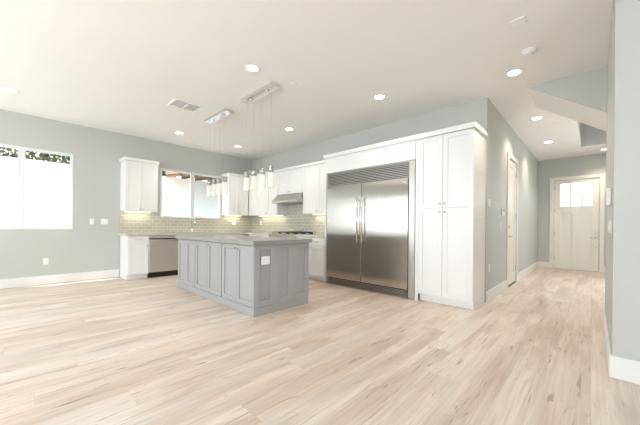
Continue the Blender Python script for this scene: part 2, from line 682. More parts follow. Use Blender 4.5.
glazed_opening('window_5', 'X', P1[0], P1[1], 0.9, 2.42, REAR - 0.10, REAR - 0.04, 2)
glazed_opening('window_6', 'X', P2[0], P2[1], 0.9, 2.42, REAR - 0.10, REAR - 0.04, 2)
glazed_opening('added_hall_window', 'Y', 6.6, 8.6, 0.9, 2.4, XHR + 0.02, XHR + 0.05, 2)  # unseen window, added so fill light can reach the hall
glazed_opening('window_4', 'Y', P3[0], P3[1], 0.55, 2.45, RIGHT + 0.04, RIGHT + 0.10, 3)

# ------------------------------------------------------------------ front door
f = MB()
cw = 0.085
f.box(D1[0] - cw, D1[0], YE - 0.02, YE, 0, D1[2] + cw, bevel=0.003)
f.box(D1[1], D1[1] + cw, YE - 0.02, YE, 0, D1[2] + cw, bevel=0.003)
f.box(D1[0], D1[1], YE - 0.02, YE, D1[2], D1[2] + cw, bevel=0.003)
f.box(D1[0], D1[0] + 0.012, YE, YE + 0.13, 0, D1[2])
f.box(D1[1] - 0.012, D1[1], YE, YE + 0.13, 0, D1[2])
f.box(D1[0] + 0.012, D1[1] - 0.012, YE, YE + 0.13, D1[2] - 0.012, D1[2])
f.box(D1[0] + 0.012, D1[0] + 0.045, YE + 0.060, YE + 0.085, 0.018, D1[2] - 0.012)  # stop strips added behind the door to block light at its edges
f.box(D1[1] - 0.045, D1[1] - 0.012, YE + 0.060, YE + 0.085, 0.018, D1[2] - 0.012)
f.box(D1[0] + 0.045, D1[1] - 0.045, YE + 0.060, YE + 0.085, D1[2] - 0.045, D1[2] - 0.012)
struct(f.build('trim_1', M_DOOR))

dx0, dx1, dz0, dz1 = D1[0] + 0.017, D1[1] - 0.017, 0.02, D1[2] - 0.017
yd0, yd1 = YE + 0.012, YE + 0.057
gl = [(-0.640, -0.448), (-0.414, -0.222), (-0.188, 0.002)]
GZ = (1.725, 2.345)
f = MB()
f.box(dx0, gl[0][0], yd0, yd1, dz0, dz1)
f.box(gl[2][1], dx1, yd0, yd1, dz0, dz1)
f.box(gl[0][0], gl[2][1], yd0, yd1, GZ[1], dz1)
f.box(gl[0][0], gl[2][1], yd0, yd1, 1.555, GZ[0])
f.box(gl[0][1], gl[1][0], yd0, yd1, GZ[0], GZ[1])
f.box(gl[1][1], gl[2][0], yd0, yd1, GZ[0], GZ[1])
mid = (gl[0][0] + gl[2][1]) / 2
f.box(mid - 0.075, mid + 0.075, yd0, yd1, 0.24, 1.555)
f.box(gl[0][0], gl[2][1], yd0, yd1, dz0, 0.24)
f.box(gl[0][0], mid - 0.075, yd0 + 0.022, yd1, 0.24, 1.555)
f.box(mid + 0.075, gl[2][1], yd0 + 0.022, yd1, 0.24, 1.555)
fd = struct(f.build('door_1', M_DOOR))
for a, b in gl:
    MB().box(a, b, yd0 + 0.02, yd0 + 0.026, GZ[0], GZ[1]).build('pane', M_GLASS, fd)
for z in (0.30, 0.98, 1.62, 2.24):
    MB().box(dx0 - 0.016, dx0 + 0.012, yd0 - 0.010, yd0 - 0.001, z - 0.05, z + 0.05, bevel=0.002).build('hinge', M_NICKEL, fd)
lk = MB().box(0.045, 0.110, yd0 - 0.012, yd0 - 0.001, 0.975, 1.035, bevel=0.003).lathe([(0.02, 0), (0.02, 0.02), (0.012, 0.028)], (0.078, yd0 - 0.011, 1.005), '-Y').build('deadbolt', M_NICKEL, fd)
hd = MB().box(0.045, 0.110, yd0 - 0.012, yd0 - 0.001, 0.865, 0.925, bevel=0.003).lathe([(0.012, 0), (0.012, 0.05)], (0.080, yd0 - 0.011, 0.895), '-Y')
hd.box(-0.030, 0.092, yd0 - 0.068, yd0 - 0.050, 0.886, 0.904, bevel=0.004)
hd.build('lever_handle', M_NICKEL, fd)
MB().lathe([(0.016, 0), (0.016, 0.012), (0.008, 0.016)], (0.080, yd0 - 0.001, 0.635), '-Y').build('lock_cylinder', M_NICKEL, fd)
struct(MB().box(D1[0] + 0.012, D1[1] - 0.012, YE - 0.03, YE + 0.13, 0.0, 0.017).build('door_sill', M_NICKEL))

# ------------------------------------------------------------------ hall door
f = MB()
f.box(XH, XH + 0.02, D2[0] - cw, D2[0], 0, D2[2] + cw, bevel=0.003)
f.box(XH, XH + 0.02, D2[1], D2[1] + cw, 0, D2[2] + cw, bevel=0.003)
f.box(XH, XH + 0.02, D2[0], D2[1], D2[2], D2[2] + cw, bevel=0.003)
f.box(XH - 0.13, XH, D2[0], D2[0] + 0.012, 0, D2[2])
f.box(XH - 0.13, XH, D2[1] - 0.012, D2[1], 0, D2[2])
f.box(XH - 0.13, XH, D2[0] + 0.012, D2[1] - 0.012, D2[2] - 0.012, D2[2])
struct(f.build('trim_2', M_DOOR))
y0, y1, z0, z1 = D2[0] + 0.016, D2[1] - 0.016, 0.03, D2[2] - 0.016
x0, x1 = XH - 0.046, XH - 0.006
f = MB()
s = 0.12
f.box(x0, x1, y0, y0 + s, z0, z1).box(x0, x1, y1 - s, y1, z0, z1)
f.box(x0, x1, y0 + s, y1 - s, z1 - s, z1).box(x0, x1, y0 + s, y1 - s, z0, z0 + 0.2)
f.box(x0, x1 - 0.012, y0 + s, y1 - s, z0 + 0.2, z1 - s)
hdoor = struct(f.build('door_2', M_DOOR))
for z in (0.30, 1.35, 2.20):
    MB().box(x1 + 0.001, x1 + 0.014, y1 - 0.014, y1 + 0.014, z - 0.05, z + 0.05, bevel=0.002).build('hinge', M_NICKEL, hdoor)
MB().lathe([(0.03, 0), (0.03, 0.012), (0.012, 0.016), (0.012, 0.05)], (x1, y0 + 0.07, 0.96), 'X').box(x1 + 0.045, x1 + 0.062, y0 + 0.055, y0 + 0.18, 0.951, 0.969, bevel=0.004).build('lever_handle', M_NICKEL, hdoor)
MB().lathe([(0.03, 0), (0.03, 0.012), (0.02, 0.018), (0.02, 0.03)], (x1, y0 + 0.07, 1.13), 'X').build('deadbolt', M_NICKEL, hdoor)
struct(MB().box(XH - 0.125, XH + 0.006, D2[0] + 0.013, D2[1] - 0.013, 0.0, 0.012).build('door_sill', M_WOODEAVE))  # brown threshold strip, also stands in for the shadow gap under the door

# ------------------------------------------------------------------ cabinetry (local frame: x along the front, -y to the room, z up)


def shaker(w, h, rail=0.06, t=0.02, rec=0.012, x=0.0, z=0.0, y=0.0):
    m = MB()
    yf, yb = y - t, y
    m.box(x, x + rail, yf, yb, z, z + h, bevel=0.0015)
    m.box(x + w - rail, x + w, yf, yb, z, z + h, bevel=0.0015)
    m.box(x + rail, x + w - rail, yf, yb, z + h - rail, z + h, bevel=0.0015)
    m.box(x + rail, x + w - rail, yf, yb, z, z + rail, bevel=0.0015)
    m.box(x + rail - 0.003, x + w - rail + 0.003, yf + rec, yb - 0.002, z + rail - 0.003, z + h - rail + 0.003)
    return m


def knob_at(parent, x, z, yf=-0.02):
    return MB().lathe([(0.007, 0), (0.0055, 0.006), (0.0055, 0.012), (0.014, 0.017), (0.015, 0.022), (0.011, 0.027), (0.003, 0.029)], (x, yf, z), '-Y', 16).build('knob', M_NICKEL, parent)


def pull_at(parent, x, z, yf=-0.02, half=0.065):
    m = MB()
    m.tube([(x - half, yf - 0.03, z), (x + half, yf - 0.03, z)], 0.006)
    for k in (-1, 1):
        m.tube([(x + k * half * 0.75, yf, z), (x + k * half * 0.75, yf - 0.03, z)], 0.005)
    return m.build('drawer_pull', M_NICKEL, parent)


def door(parent, x0, x1, z0, z1, m, knob=None, rail=0.06):
    o = shaker(x1 - x0, z1 - z0, rail, x=x0, z=z0).build('door', m, parent)
    if knob:
        knob_at(o, knob[0], knob[1])
    return o


def drawer(parent, x0, x1, z0, z1, m):
    o = MB().box(x0, x1, -0.02, 0, z0, z1, bevel=0.0015).build('drawer', m, parent)
    pull_at(o, (x0 + x1) / 2, (z0 + z1) / 2)
    return o


G = 0.0045


def upper_cabinet(label, loc, rotz, w, d, z0, z1, splits, knobs='bottom', crown=0.07, crown_ends=(0.0, 0.0), group='white wall cabinets'):
    """z0, z1: underside and top of the box below the crown; splits: door edges"""
    t = thing('wall_cabinet', label, 'cabinet', (loc[0], loc[1], z0), rotz, group)
    MB().box(0, w, 0, d, 0, z1 - z0, bevel=0.001).build('cabinet_body', M_CAB, t)
    hgt = z1 - z0
    if crown:
        MB().box(-crown_ends[0], w + crown_ends[1], -0.035, d, hgt, hgt + crown, bevel=0.004).build('crown_moulding', M_CAB, t)
    n = len(splits) - 1
    for i in range(n):
        a, b = splits[i] + G / 2, splits[i + 1] - G / 2
        k = None
        if n == 1:
            k = (a + 0.035, 0.05)
        else:
            k = (b - 0.03, 0.05) if i % 2 == 0 else (a + 0.03, 0.05)
        door(t, a, b, 0.004, hgt - 0.004, M_CAB, k)
    return t


def base_cabinet(label, loc, rotz, w, d, fronts, toe=0.10, top=0.888, group='white base cabinets', open_top=False):
    t = thing('base_cabinet', label, 'cabinet', (loc[0], loc[1], 0), rotz, group)
    if open_top:
        cbm = MB().box(0, w, 0, d, toe, 0.66)
        cbm.box(0, 0.018, 0, d, 0.66, top).box(w - 0.018, w, 0, d, 0.66, top).box(0.018, w - 0.018, 0, 0.018, 0.66, top)
    else:
        cbm = MB().box(0, w, 0, d, toe, top, bevel=0.001)
    cbm.build('cabinet_body', M_CAB, t)
    MB().box(0.002, w - 0.002, 0.07, d, 0.001, toe).build('toe_kick', M_CAB, t)
    for kind, a, b, z0, z1, side in fronts:
        if kind == 'drawer':
            drawer(t, a + G, b - G, z0, z1, M_CAB)
        elif kind == 'false':
            MB().box(a + G, b - G, -0.02, 0, z0, z1, bevel=0.0015).build('false_front', M_CAB, t)
        else:
            door(t, a + G, b - G, z0, z1, M_CAB, (b - 0.035 if side > 0 else a + 0.035, z1 - 0.05))
    return t


R90 = PI / 2
XFA = -6.70                                 # body front of the sink run (doors stand 2 cm proud)
DA = XFA - XA - 0.012
YFB = 4.19                                  # body front of the range run
DB = YB - YFB - 0.012
# sink run, facing +X.  local x -> world +Y
base_cabinet('white base cabinet beside the dishwasher, at the free end of the sink counter', (XFA, 1.503, 0), R90, 0.382, DA,
             [('drawer', 0, 0.382, 0.735, 0.880, 1), ('door', 0, 0.382, 0.105, 0.728, 1)])
base_cabinet('white double door sink base cabinet under the sink window', (XFA, 2.497, 0), R90, 0.95, DA,
             [('false', 0, 0.95, 0.735, 0.880, 1), ('door', 0, 0.475, 0.105, 0.728, 1), ('door', 0.475, 0.95, 0.105, 0.728, -1)], open_top=True)
base_cabinet('white corner base cabinet where the sink counter meets the range wall', (XFA, 3.450, 0), R90, YFB - 3.45 - 0.03, DA,
             [('drawer', 0, 0.60, 0.735, 0.880, 1), ('door', 0, 0.60, 0.105, 0.728, -1)])
# range run, facing -Y
RX0, RX1 = -5.62, -4.68
base_cabinet('white base cabinet with drawer left of the range', (-6.55, YFB, 0), 0, RX0 - 0.004 + 6.55, DB,
             [('drawer', 0.05, 0.926, 0.735, 0.880, 1), ('door', 0.05, 0.488, 0.105, 0.728, 1), ('door', 0.488, 0.926, 0.105, 0.728, -1)])
base_cabinet('white base cabinet with drawer between range and steel refrigerator', (RX1 + 0.004, YFB, 0), 0, -3.842 - RX1 - 0.004, DB,
             [('drawer', 0, 0.40, 0.735, 0.880, 1), ('drawer', 0.40, 0.834, 0.735, 0.880, 1), ('door', 0, 0.40, 0.105, 0.728, 1), ('door', 0.40, 0.834, 0.105, 0.728, -1)])

# wall cabinets
XUA = -6.96
upper_cabinet('white two door wall cabinet alone at left of the sink window', (XUA, 1.500, 0), R90, 0.625, XUA - XA - 0.003, 1.395, 2.445, [0, 0.3125, 0.625], crown=0.06, crown_ends=(0.02, 0.02))
YUB = 4.44
upper_cabinet('white wall cabinet at right of the sink window, facing away from that wall', (XUA, 3.815, 0), R90, YUB - 3.815 - 0.022, XUA - XA - 0.003, 1.395, 2.445, [0.0, 0.30, 0.60], crown=0.06, crown_ends=(0.02, -0.02))
upper_cabinet('white wall cabinet in the corner left of the hood', (-6.957, YUB, 0), 0, -5.660 + 6.957, YB - YUB - 0.003, 1.395, 2.445, [0.437, 0.867, 1.295], crown=0.06, crown_ends=(0.0, 0.0))
upper_cabinet('short white wall cabinet above the steel range hood', (-5.656, YUB, 0), 0, -4.738 + 5.656, YB - YUB - 0.003, 1.878, 2.445, [0, 0.459, 0.918], crown=0.06)
upper_cabinet('white two door wall cabinet between hood and refrigerator', (-4.734, YUB, 0), 0, -3.842 + 4.734, YB - YUB - 0.003, 1.395, 2.445, [0, 0.446, 0.892], crown=0.06)

# ------------------------------------------------------------------ worktops, backsplash
CT0, CT1 = 0.890, 0.930
XCE = -6.66                                 # front edge of sink counter
YCE = 4.145
SINK = (-7.13, -6.76, 2.62, 3.32)
w = MB()
w.box(XA + 0.002, XCE, 1.480, SINK[2], CT0, CT1)
w.box(XA + 0.002, SINK[0], SINK[2], SINK[3], CT0, CT1)
w.box(SINK[1], XCE, SINK[2], SINK[3], CT0, CT1)
w.box(XA + 0.002, XCE, SINK[3], YB - 0.002, CT0, CT1)
w.box(XCE, RX0 - 0.004, YCE, YB - 0.002, CT0, CT1)
tag(w.build('countertop', M_QUARTZ_W), 'pale stone L-shaped worktop carrying the sink faucet', 'countertop')
w = MB().box(RX1 + 0.004, -3.842, YCE, YB - 0.002, CT0, CT1, bevel=0.003)
tag(w.build('countertop', M_QUARTZ_W), 'short pale stone worktop between range and refrigerator', 'countertop')

w = MB()
xb = XA + 0.001
w.box(xb, xb + 0.009, 1.495, W2[0], CT1 + 0.001, 1.393)
w.box(xb, xb + 0.009, W2[0], W2[1], CT1 + 0.001, W2[2] - 0.003)
w.box(xb, xb + 0.009, W2[1], YB - 0.011, CT1 + 0.001, 1.393)
struct(w.build('wall_backsplash_left', tile_mat('glass_tile_sink_wall', 'Y')))
w = MB()
yb = YB - 0.001
w.box(XA + 0.011, -5.659, yb - 0.009, yb, CT1 + 0.001, 1.393)
w.box(-5.659, -4.735, yb - 0.009, yb, CT1 + 0.001, 1.876)
w.box(-4.735, -3.842, yb - 0.009, yb, CT1 + 0.001, 1.393)
struct(w.build('wall_backsplash_kitchen', tile_mat('glass_tile_range_wall', 'X')))

# under-cabinet light bars
LB = emit_mat('lit_under_cabinet_bar', (1.0, 0.93, 0.82, 1), 0.8)


def light_bar(label, x0, x1, y0, y1, power):
    z = 1.394
    o = MB().box(x0, x1, y0, y1, z - 0.016, z - 0.001, bevel=0.003).build('under_cabinet_light', LB)
    tag(o, label, 'light', 'under cabinet light bars')
    l = area('under_cabinet_lamp', ((x0 + x1) / 2, (y0 + y1) / 2, z - 0.02), (0, 0, -1), max(x1 - x0, 0.03), max(y1 - y0, 0.03), power, (1.0, 0.88, 0.68))
    return o


light_bar('warm light bar under the wall cabinet left of the sink window', -7.22, -7.17, 1.56, 2.06, 0.8)
light_bar('warm light bar under the wall cabinet right of the sink window', -7.22, -7.17, 3.86, 4.35, 0.8)
light_bar('warm light bar under the corner wall cabinet left of the hood', -6.80, -5.75, 4.65, 4.70, 1.3)
light_bar('warm light bar under the wall cabinet beside the refrigerator', -4.65, -3.95, 4.65, 4.70, 1.0)

# ------------------------------------------------------------------ sink and faucet
sk = thing('kitchen_sink', 'stainless undermount sink in the worktop under the window', 'sink', ((SINK[0] + SINK[1]) / 2, (SINK[2] + SINK[3]) / 2, 0.70))
hx, hy = (SINK[1] - SINK[0]) / 2 - 0.003, (SINK[3] - SINK[2]) / 2 - 0.003
m = MB()
for b in ((-hx, hx, -hy, hy, 0.0, 0.01), (-hx, -hx + 0.008, -hy, hy, 0.01, 0.225), (hx - 0.008, hx, -hy, hy, 0.01, 0.225), (-hx, hx, -hy, -hy + 0.008, 0.01, 0.225), (-hx, hx, hy - 0.008, hy, 0.01, 0.225)):
    m.box(*b)
m.build('basin', M_STEELH, sk)
MB().lathe([(0.05, 0.010), (0.045, 0.014), (0.02, 0.012)], (0, 0, 0)).build('drain', M_CHROME, sk)

fx, fy = -7.18, 2.97
fc = thing('faucet', 'chrome gooseneck faucet behind the sink, in front of the window', 'faucet', (fx, fy, CT1))
MB().lathe([(0.028, 0.0), (0.028, 0.012), (0.020, 0.02), (0.018, 0.10)], n=20).build('faucet_base', M_CHROME, fc)
pts = [(0, 0, 0.10), (0, 0, 0.27)]
for i in range(1, 11):
    a = PI * i / 10 * 0.95
    pts.append((0.09 - 0.09 * math.cos(a), 0, 0.27 + 0.09 * math.sin(a)))
MB().tube(pts, 0.012).build('spout', M_CHROME, fc)
e = pts[-1]
MB().lathe([(0.014, 0), (0.016, 0.03), (0.016, 0.09), (0.012, 0.10)], (e[0], 0, e[2] + 0.005), '-Z').build('spray_head', M_CHROME, fc)
MB().tube([(0, 0.015, 0.06), (0, 0.05, 0.07), (0.0, 0.10, 0.10)], 0.007).build('lever', M_CHROME, fc)
sp = thing('soap_dispenser', 'small chrome soap dispenser beside the faucet', 'soap dispenser', (-7.17, 2.735, CT1))
MB().lathe([(0.02, 0), (0.02, 0.01), (0.012, 0.014), (0.012, 0.05)], n=16).build('dispenser_base', M_CHROME, sp)
MB().tube([(0, 0, 0.05), (0, 0, 0.065), (0.07, 0, 0.06)], 0.006).build('pump_spout', M_CHROME, sp)

# ------------------------------------------------------------------ dishwasher
DW0, DW1 = 1.890, 2.492
dw = thing('dishwasher', 'stainless steel dishwasher under the worktop between the white base cabinets', 'dishwasher', (XFA, DW0, 0), R90)
wd = DW1 - DW0
MB().box(0.004, wd - 0.004, 0.0, DA, 0.105, 0.884).build('tub', M_BLACK, dw)  # coloured black to put the handle pocket's shadow into the gap
dd = MB().box(0.003, wd - 0.003, -0.025, -0.001, 0.118, 0.806, bevel=0.004).build('door', M_STEELD, dw)
MB().box(0.003, wd - 0.003, -0.022, -0.001, 0.832, 0.882, bevel=0.003).build('control_panel', M_STEELD, dw)
hm = MB().tube([(0.06, -0.055, 0.790), (wd - 0.06, -0.055, 0.790)], 0.010)
for k in (0.09, wd - 0.09):
    hm.tube([(k, -0.025, 0.79), (k, -0.055, 0.79)], 0.007)
hm.build('handle', M_STEELH, dd)
MB().box(0.004, wd - 0.004, 0.03, 0.06, 0.001, 0.104).build('toe_kick', M_BLACK, dw)

# ------------------------------------------------------------------ range and hood
rg = thing('range', 'stainless steel gas range with black grates under the hood', 'range', (RX0, YFB, 0))
rw = RX1 - RX0
MB().box(0.002, rw - 0.002, 0.0, DB - 0.01, 0.10, 0.905).build('range_body', M_STEELH, rg)
MB().box(0.01, rw - 0.01, 0.06, DB - 0.02, 0.001, 0.10).build('toe_kick', M_BLACK, rg)
od = MB().box(0.006, rw - 0.006, -0.035, -0.001, 0.14, 0.74, bevel=0.004).build('oven_door', M_STEELH, rg)
MB().box(0.14, rw - 0.14, -0.037, -0.0345, 0.28, 0.58).build('oven_window', M_BLACK, od)
hm = MB().tube([(0.06, -0.085, 0.69), (rw - 0.06, -0.085, 0.69)], 0.012)
for k in (0.10, rw - 0.10):
    hm.tube([(k, -0.035, 0.69), (k, -0.085, 0.69)], 0.008)
hm.build('handle', M_STEELH, od)
MB().box(0.003, rw - 0.003, -0.045, -0.001, 0.76, 0.925, bevel=0.006).build('control_panel', M_STEELH, rg)
for i in range(6):
    MB().lathe([(0.024, 0), (0.022, 0.03), (0.018, 0.034)], (0.10 + i * (rw - 0.2) / 5, -0.045, 0.83), '-Y', 18).build('knob', M_BLACK, rg)
MB().box(0.002, rw - 0.002, -0.001, DB - 0.01, 0.906, 0.934, bevel=0.003).build('cooktop', M_STEELH, rg)
for i in range(3):
    gx0, gx1 = 0.025 + i * (rw - 0.05) / 3 + 0.004, 0.025 + (i + 1) * (rw - 0.05) / 3 - 0.004
    g = MB()
    gy0, gy1 = 0.035, 0.50
    zt = 0.962
    for yy in (gy0, (gy0 + gy1) / 2 - 0.006, gy1 - 0.012):
        g.box(gx0, gx1, yy, yy + 0.012, zt, zt + 0.013)
    for xx in (gx0, (gx0 + gx1) / 2 - 0.006, gx1 - 0.012):
        g.box(xx, xx + 0.012, gy0 + 0.012, gy1, zt, zt + 0.013)
    for xx in (gx0, gx1 - 0.012):
        for yy in (gy0, gy1 - 0.012):
            g.box(xx, xx + 0.012, yy, yy + 0.012, 0.935, zt)
    g.build('grate', M_IRON, rg)
    for yy in (0.15, 0.385):
        MB().lathe([(0.045, 0.935), (0.045, 0.948), (0.03, 0.956)], ((gx0 + gx1) / 2, yy, 0), n=20).build('burner', M_IRON, rg)
MB().box(0.004, rw - 0.004, DB - 0.05, DB - 0.011, 0.934, 1.022, bevel=0.003).build('backguard', M_CHROME, rg)

hw0, hw1 = -5.640, -4.752
hd = thing('range_hood', 'stainless under-cabinet range hood with sloping front', 'hood', (hw0, YB, 1.66))
hw = hw1 - hw0
yF = 4.235 - YB
m = MB()
m.prism([(yF, 0.0), (-0.014, 0.0), (-0.014, 0.214), (-0.345, 0.214), (yF, 0.055)], 0, 0, hw, bevel=0.003)
m.build('hood_shell', M_STEELH, hd)
for i in range(2):
    a = 0.06 + i * (hw - 0.12) / 2
    MB().box(a + 0.01, a + (hw - 0.12) / 2 - 0.01, yF + 0.06, -0.07, -0.008, -0.001).build('filter', M_SLOT, hd)
for i in range(2):
    MB().lathe([(0.03, 0), (0.03, 0.006)], (0.2 + i * (hw - 0.4), yF + 0.03, -0.007), n=16).build('hood_lamp', M_PLASTIC, hd)

# ------------------------------------------------------------------ island
IX0, IX1, IY0, IY1 = -5.362, -2.965, 1.973, 2.898
isl = thing('kitchen_island', 'grey shaker panelled kitchen island in the middle of the floor', 'island', ((IX0 + IX1) / 2, (IY0 + IY1) / 2, 0))
ox, oy = (IX0 + IX1) / 2, (IY0 + IY1) / 2
lx0, lx1, ly0, ly1 = IX0 - ox, IX1 - ox, IY0 - oy, IY1 - oy
MB().box(lx0 + 0.002, lx1 - 0.022, ly0 + 0.060, ly1 - 0.022, 0.11, 0.872).build('island_body', M_ISL, isl)
pl = MB()
pl.box(lx0 + 0.004, lx1 - 0.004, ly0 + 0.004, ly0 + 0.021, 0.001, 0.105, bevel=0.002)
pl.box(lx1 - 0.021, lx1 - 0.004, ly0 + 0.021, ly1 - 0.004, 0.001, 0.105, bevel=0.002)
pl.box(lx0 + 0.004, lx0 + 0.021, ly0 + 0.021, ly1 - 0.004, 0.001, 0.105, bevel=0.002)
pl.box(lx0 + 0.021, lx1 - 0.021, ly1 - 0.021, ly1 - 0.004, 0.001, 0.105, bevel=0.002)
pl.build('plinth', M_ISL, isl)
edges = [(-5.354, -4.652), (-4.632, -3.775), (-3.755, -2.992)]
for k, (a, b) in enumerate(edges):
    mx = (a + b) / 2
    for (d0, d1, kx) in ((a, mx - 0.0025, mx - 0.035), (mx + 0.0025, b, mx + 0.035)):
        d = shaker(d1 - d0, 0.866 - 0.112, 0.062, x=d0 - ox, z=0.112, y=ly0 + 0.021, rec=0.014).build('door', M_ISL, isl)
        if k > 0:
            MB().lathe([(0.007, 0), (0.0055, 0.012), (0.014, 0.017), (0.015, 0.022), (0.011, 0.027)], (kx - ox, ly0 + 0.001, 0.815), '-Y', 16).build('knob', M_NICKEL, d)
# end panel facing the hall, three recessed panels
ep = MB()
xe0, xe1 = lx1 - 0.021, lx1
ps = [(2.060, 2.222), (2.365, 2.520), (2.665, 2.825)]
cuts = [IY0] + [v for p in ps for v in p] + [IY1]
for i in range(0, len(cuts), 2):
    ep.box(xe0, xe1, cuts[i] - oy, cuts[i + 1] - oy, 0.108, 0.872, bevel=0.002)
for a, b in ps:
    ep.box(xe0, xe1, a - oy, b - oy, 0.815, 0.872)
    ep.box(xe0, xe1, a - oy, b - oy, 0.108, 0.185)
    ep.box(xe0, xe1 - 0.018, a - oy, b - oy, 0.183, 0.817)
ep.build('end_panel', M_ISL, isl)
bp_ = MB()
bp_.box(lx0, lx1 - 0.022, ly1 - 0.021, ly1, 0.108, 0.872, bevel=0.002)
bp_.build('back_panel', M_ISL, isl)


def plate_shapes(w, h, gangs, kind):
    """local: plate in the XZ plane, facing -Y; returns plate MB and list of insert MBs"""
    p = MB().box(-w / 2, w / 2, -0.006, -0.0005, -h / 2, h / 2, bevel=0.002)
    ins = []
    for g in range(gangs):
        cx = (g - (gangs - 1) / 2) * 0.046
        if kind == 'switch':
            ins.append(('rocker', MB().box(cx - 0.016, cx + 0.016, -0.010, -0.006, -0.033, 0.033, bevel=0.002), M_PLASTIC))
        else:
            ins.append(('receptacle', MB().box(cx - 0.016, cx + 0.016, -0.0085, -0.006, -0.034, 0.034, bevel=0.001), M_PLASTIC))
            for zz in (-0.017, 0.017):
                ins.append(('slot', MB().box(cx - 0.006, cx + 0.006, -0.0092, -0.0086, zz - 0.003, zz + 0.003), M_SLOT))
    return p, ins


def wall_plate(name, label, cat, loc, rotz, gangs=1, kind='switch', parent=None, w=None, h=0.115, group=None):
    w = w or 0.07 + 0.046 * (gangs - 1)
    p, ins = plate_shapes(w, h, gangs, kind)
    if parent is None:
        t = thing(name, label, cat, loc, rotz, group)
        base = p.build('cover_plate', M_PLASTIC, t)
    else:
        t = base = p.build(name, M_PLASTIC, parent)
        t.location = loc
        t.rotation_euler = (0, 0, rotz)
        t['label'] = label
    last = None
    for nme, mb, mm in ins:
        if nme == 'slot' and last is not None and parent is None:
            mb.build('slot', mm, last)
        elif nme == 'slot' and parent is not None:
            mb.build('slot', mm, t)
        else:
            last = mb.build(nme, mm, t)
    return t


wall_plate('outlet', 'white double outlet plate', 'outlet', (lx1, 2.140 - oy, 0.680), R90, 2, 'outlet', parent=isl, w=0.130, h=0.105)

w = MB().box(IX0 - 0.03, IX1 + 0.035, IY0 - 0.035, IY1 + 0.035, 0.874, 0.930, bevel=0.003)
tag(w.build('island_countertop', M_QUARTZ_G), 'grey stone slab worktop lying on the grey island', 'countertop')

# ------------------------------------------------------------------ refrigerator, its surround and the pantry
FX0, FX1 = -3.803, -1.968
YP = 4.185
fr = thing('refrigerator', 'wide twin door stainless refrigerator built into the white surround', 'refrigerator', (FX0, YP, 0))
fw = FX1 - FX0
fdp = YB - YP - 0.012
MB().box(0.05, fw - 0.10, 0.034, fdp, 0.02, 2.13).build('refrigerator_body', M_SLOT, fr)
FZ = 2.148
tr = MB()
tr.box(0.0, 0.045, -0.012, 0.05, 0.001, FZ, bevel=0.003)
tr.box(fw - 0.098, fw, -0.012, 0.05, 0.001, FZ, bevel=0.003)
tr.box(0.045, fw - 0.098, -0.004, 0.05, FZ - 0.022, FZ, bevel=0.002)
tr.build('trim_frame', M_STEELH, fr)
DX = [(0.050, -2.953 - FX0), (-2.944 - FX0, fw - 0.104)]
for i, (a, b) in enumerate(DX):
    d = MB().box(a, b, -0.030, 0.010, 0.140, 1.885, bevel=0.005, seg=2).build('door', M_STEEL, fr)
    hx_ = b - 0.045 if i == 0 else a + 0.045
    hm = MB().tube([(hx_, -0.085, 0.83), (hx_, -0.085, 1.63)], 0.014, 16)
    for z in (0.88, 1.58):
        hm.tube([(hx_, -0.030, z), (hx_, -0.085, z)], 0.010)
    hm.build('handle', M_CHROME, d)
    bx_ = 0.075 if i == 0 else b - 0.085
    MB().box(bx_, bx_ + 0.055, -0.0325, -0.0302, 1.805, 1.822).build('badge', M_NICKEL, d)


def louvre(x0, x1, z0, z1, n, name):
    m = MB()
    p = (z1 - z0) / n
    for i in range(n):
        z = z0 + i * p
        m.prism([(-0.010, z + 0.10 * p), (0.0, z + 0.05 * p), (0.022, z + 0.45 * p), (-0.004, z + 0.60 * p), (-0.010, z + 0.52 * p)], 0, x0, x1)
    m.box(x0, x0 + 0.006, -0.010, 0.03, z0, z1)
    m.box(x1 - 0.006, x1, -0.010, 0.03, z0, z1)
    o = m.build(name, M_STEELH, fr)
    MB().box(x0, x1, 0.024, 0.030, z0, z1).build('grille_backing', M_BLACK, o)
    return o


louvre(0.048, fw - 0.101, 1.900, 2.122, 8, 'top_grille')
louvre(0.048, fw - 0.125, 0.012, 0.128, 5, 'bottom_grille')

su = thing('refrigerator_surround', 'white crowned cabinet surround framing the steel refrigerator', 'cabinet', (-3.838, YP, 0))
SXw = -1.9655 + 3.838
MB().box(0.0, 0.032, 0.0, YB - YP - 0.002, 0.001, 2.448, bevel=0.001).build('side_panel', M_CAB, su)
MB().box(0.034, SXw - 0.001, -0.012, YB - YP - 0.002, 2.152, 2.448, bevel=0.001).build('top_panel', M_CAB, su)
MB().box(-0.022, SXw, -0.038, YB - YP - 0.002, 2.449, 2.518, bevel=0.004).build('crown_moulding', M_CAB, su)

PX0, PX1 = -1.964, -1.149
pa = thing('pantry_cabinet', 'tall white four door pantry cabinet at the hall corner beside the refrigerator', 'cabinet', (PX0, YP + 0.02, 0))
pw = PX1 - PX0
pd = YB - YP - 0.022
MB().box(0.0, pw, 0.0, pd, 0.112, 2.448, bevel=0.001).build('cabinet_body', M_CAB, pa)
MB().box(0.0, 0.05, -0.019, 0.0, 0.001, 2.448).build('filler_strip', M_CAB, pa)
kb = MB().box(0.05, pw, 0.05, pd, 0.001, 0.112)
kb.box(pw - 0.018, pw, 0.0, 0.05, 0.001, 0.112)
kb.build('toe_kick', M_CAB, pa)
MB().box(0.0, pw + 0.026, -0.058, pd, 2.449, 2.518, bevel=0.004).build('crown_moulding', M_CAB, pa)
pm = -1.556 - PX0
for z0_, z1_, kz in ((0.114, 1.389, 1.335), (1.399, 2.444, 1.455)):
    door(pa, 0.053, pm - 0.0025, z0_, z1_, M_CAB, (pm - 0.035, kz), 0.065)
    door(pa, pm + 0.0025, pw - 0.002, z0_, z1_, M_CAB, (pm + 0.035, kz), 0.065)

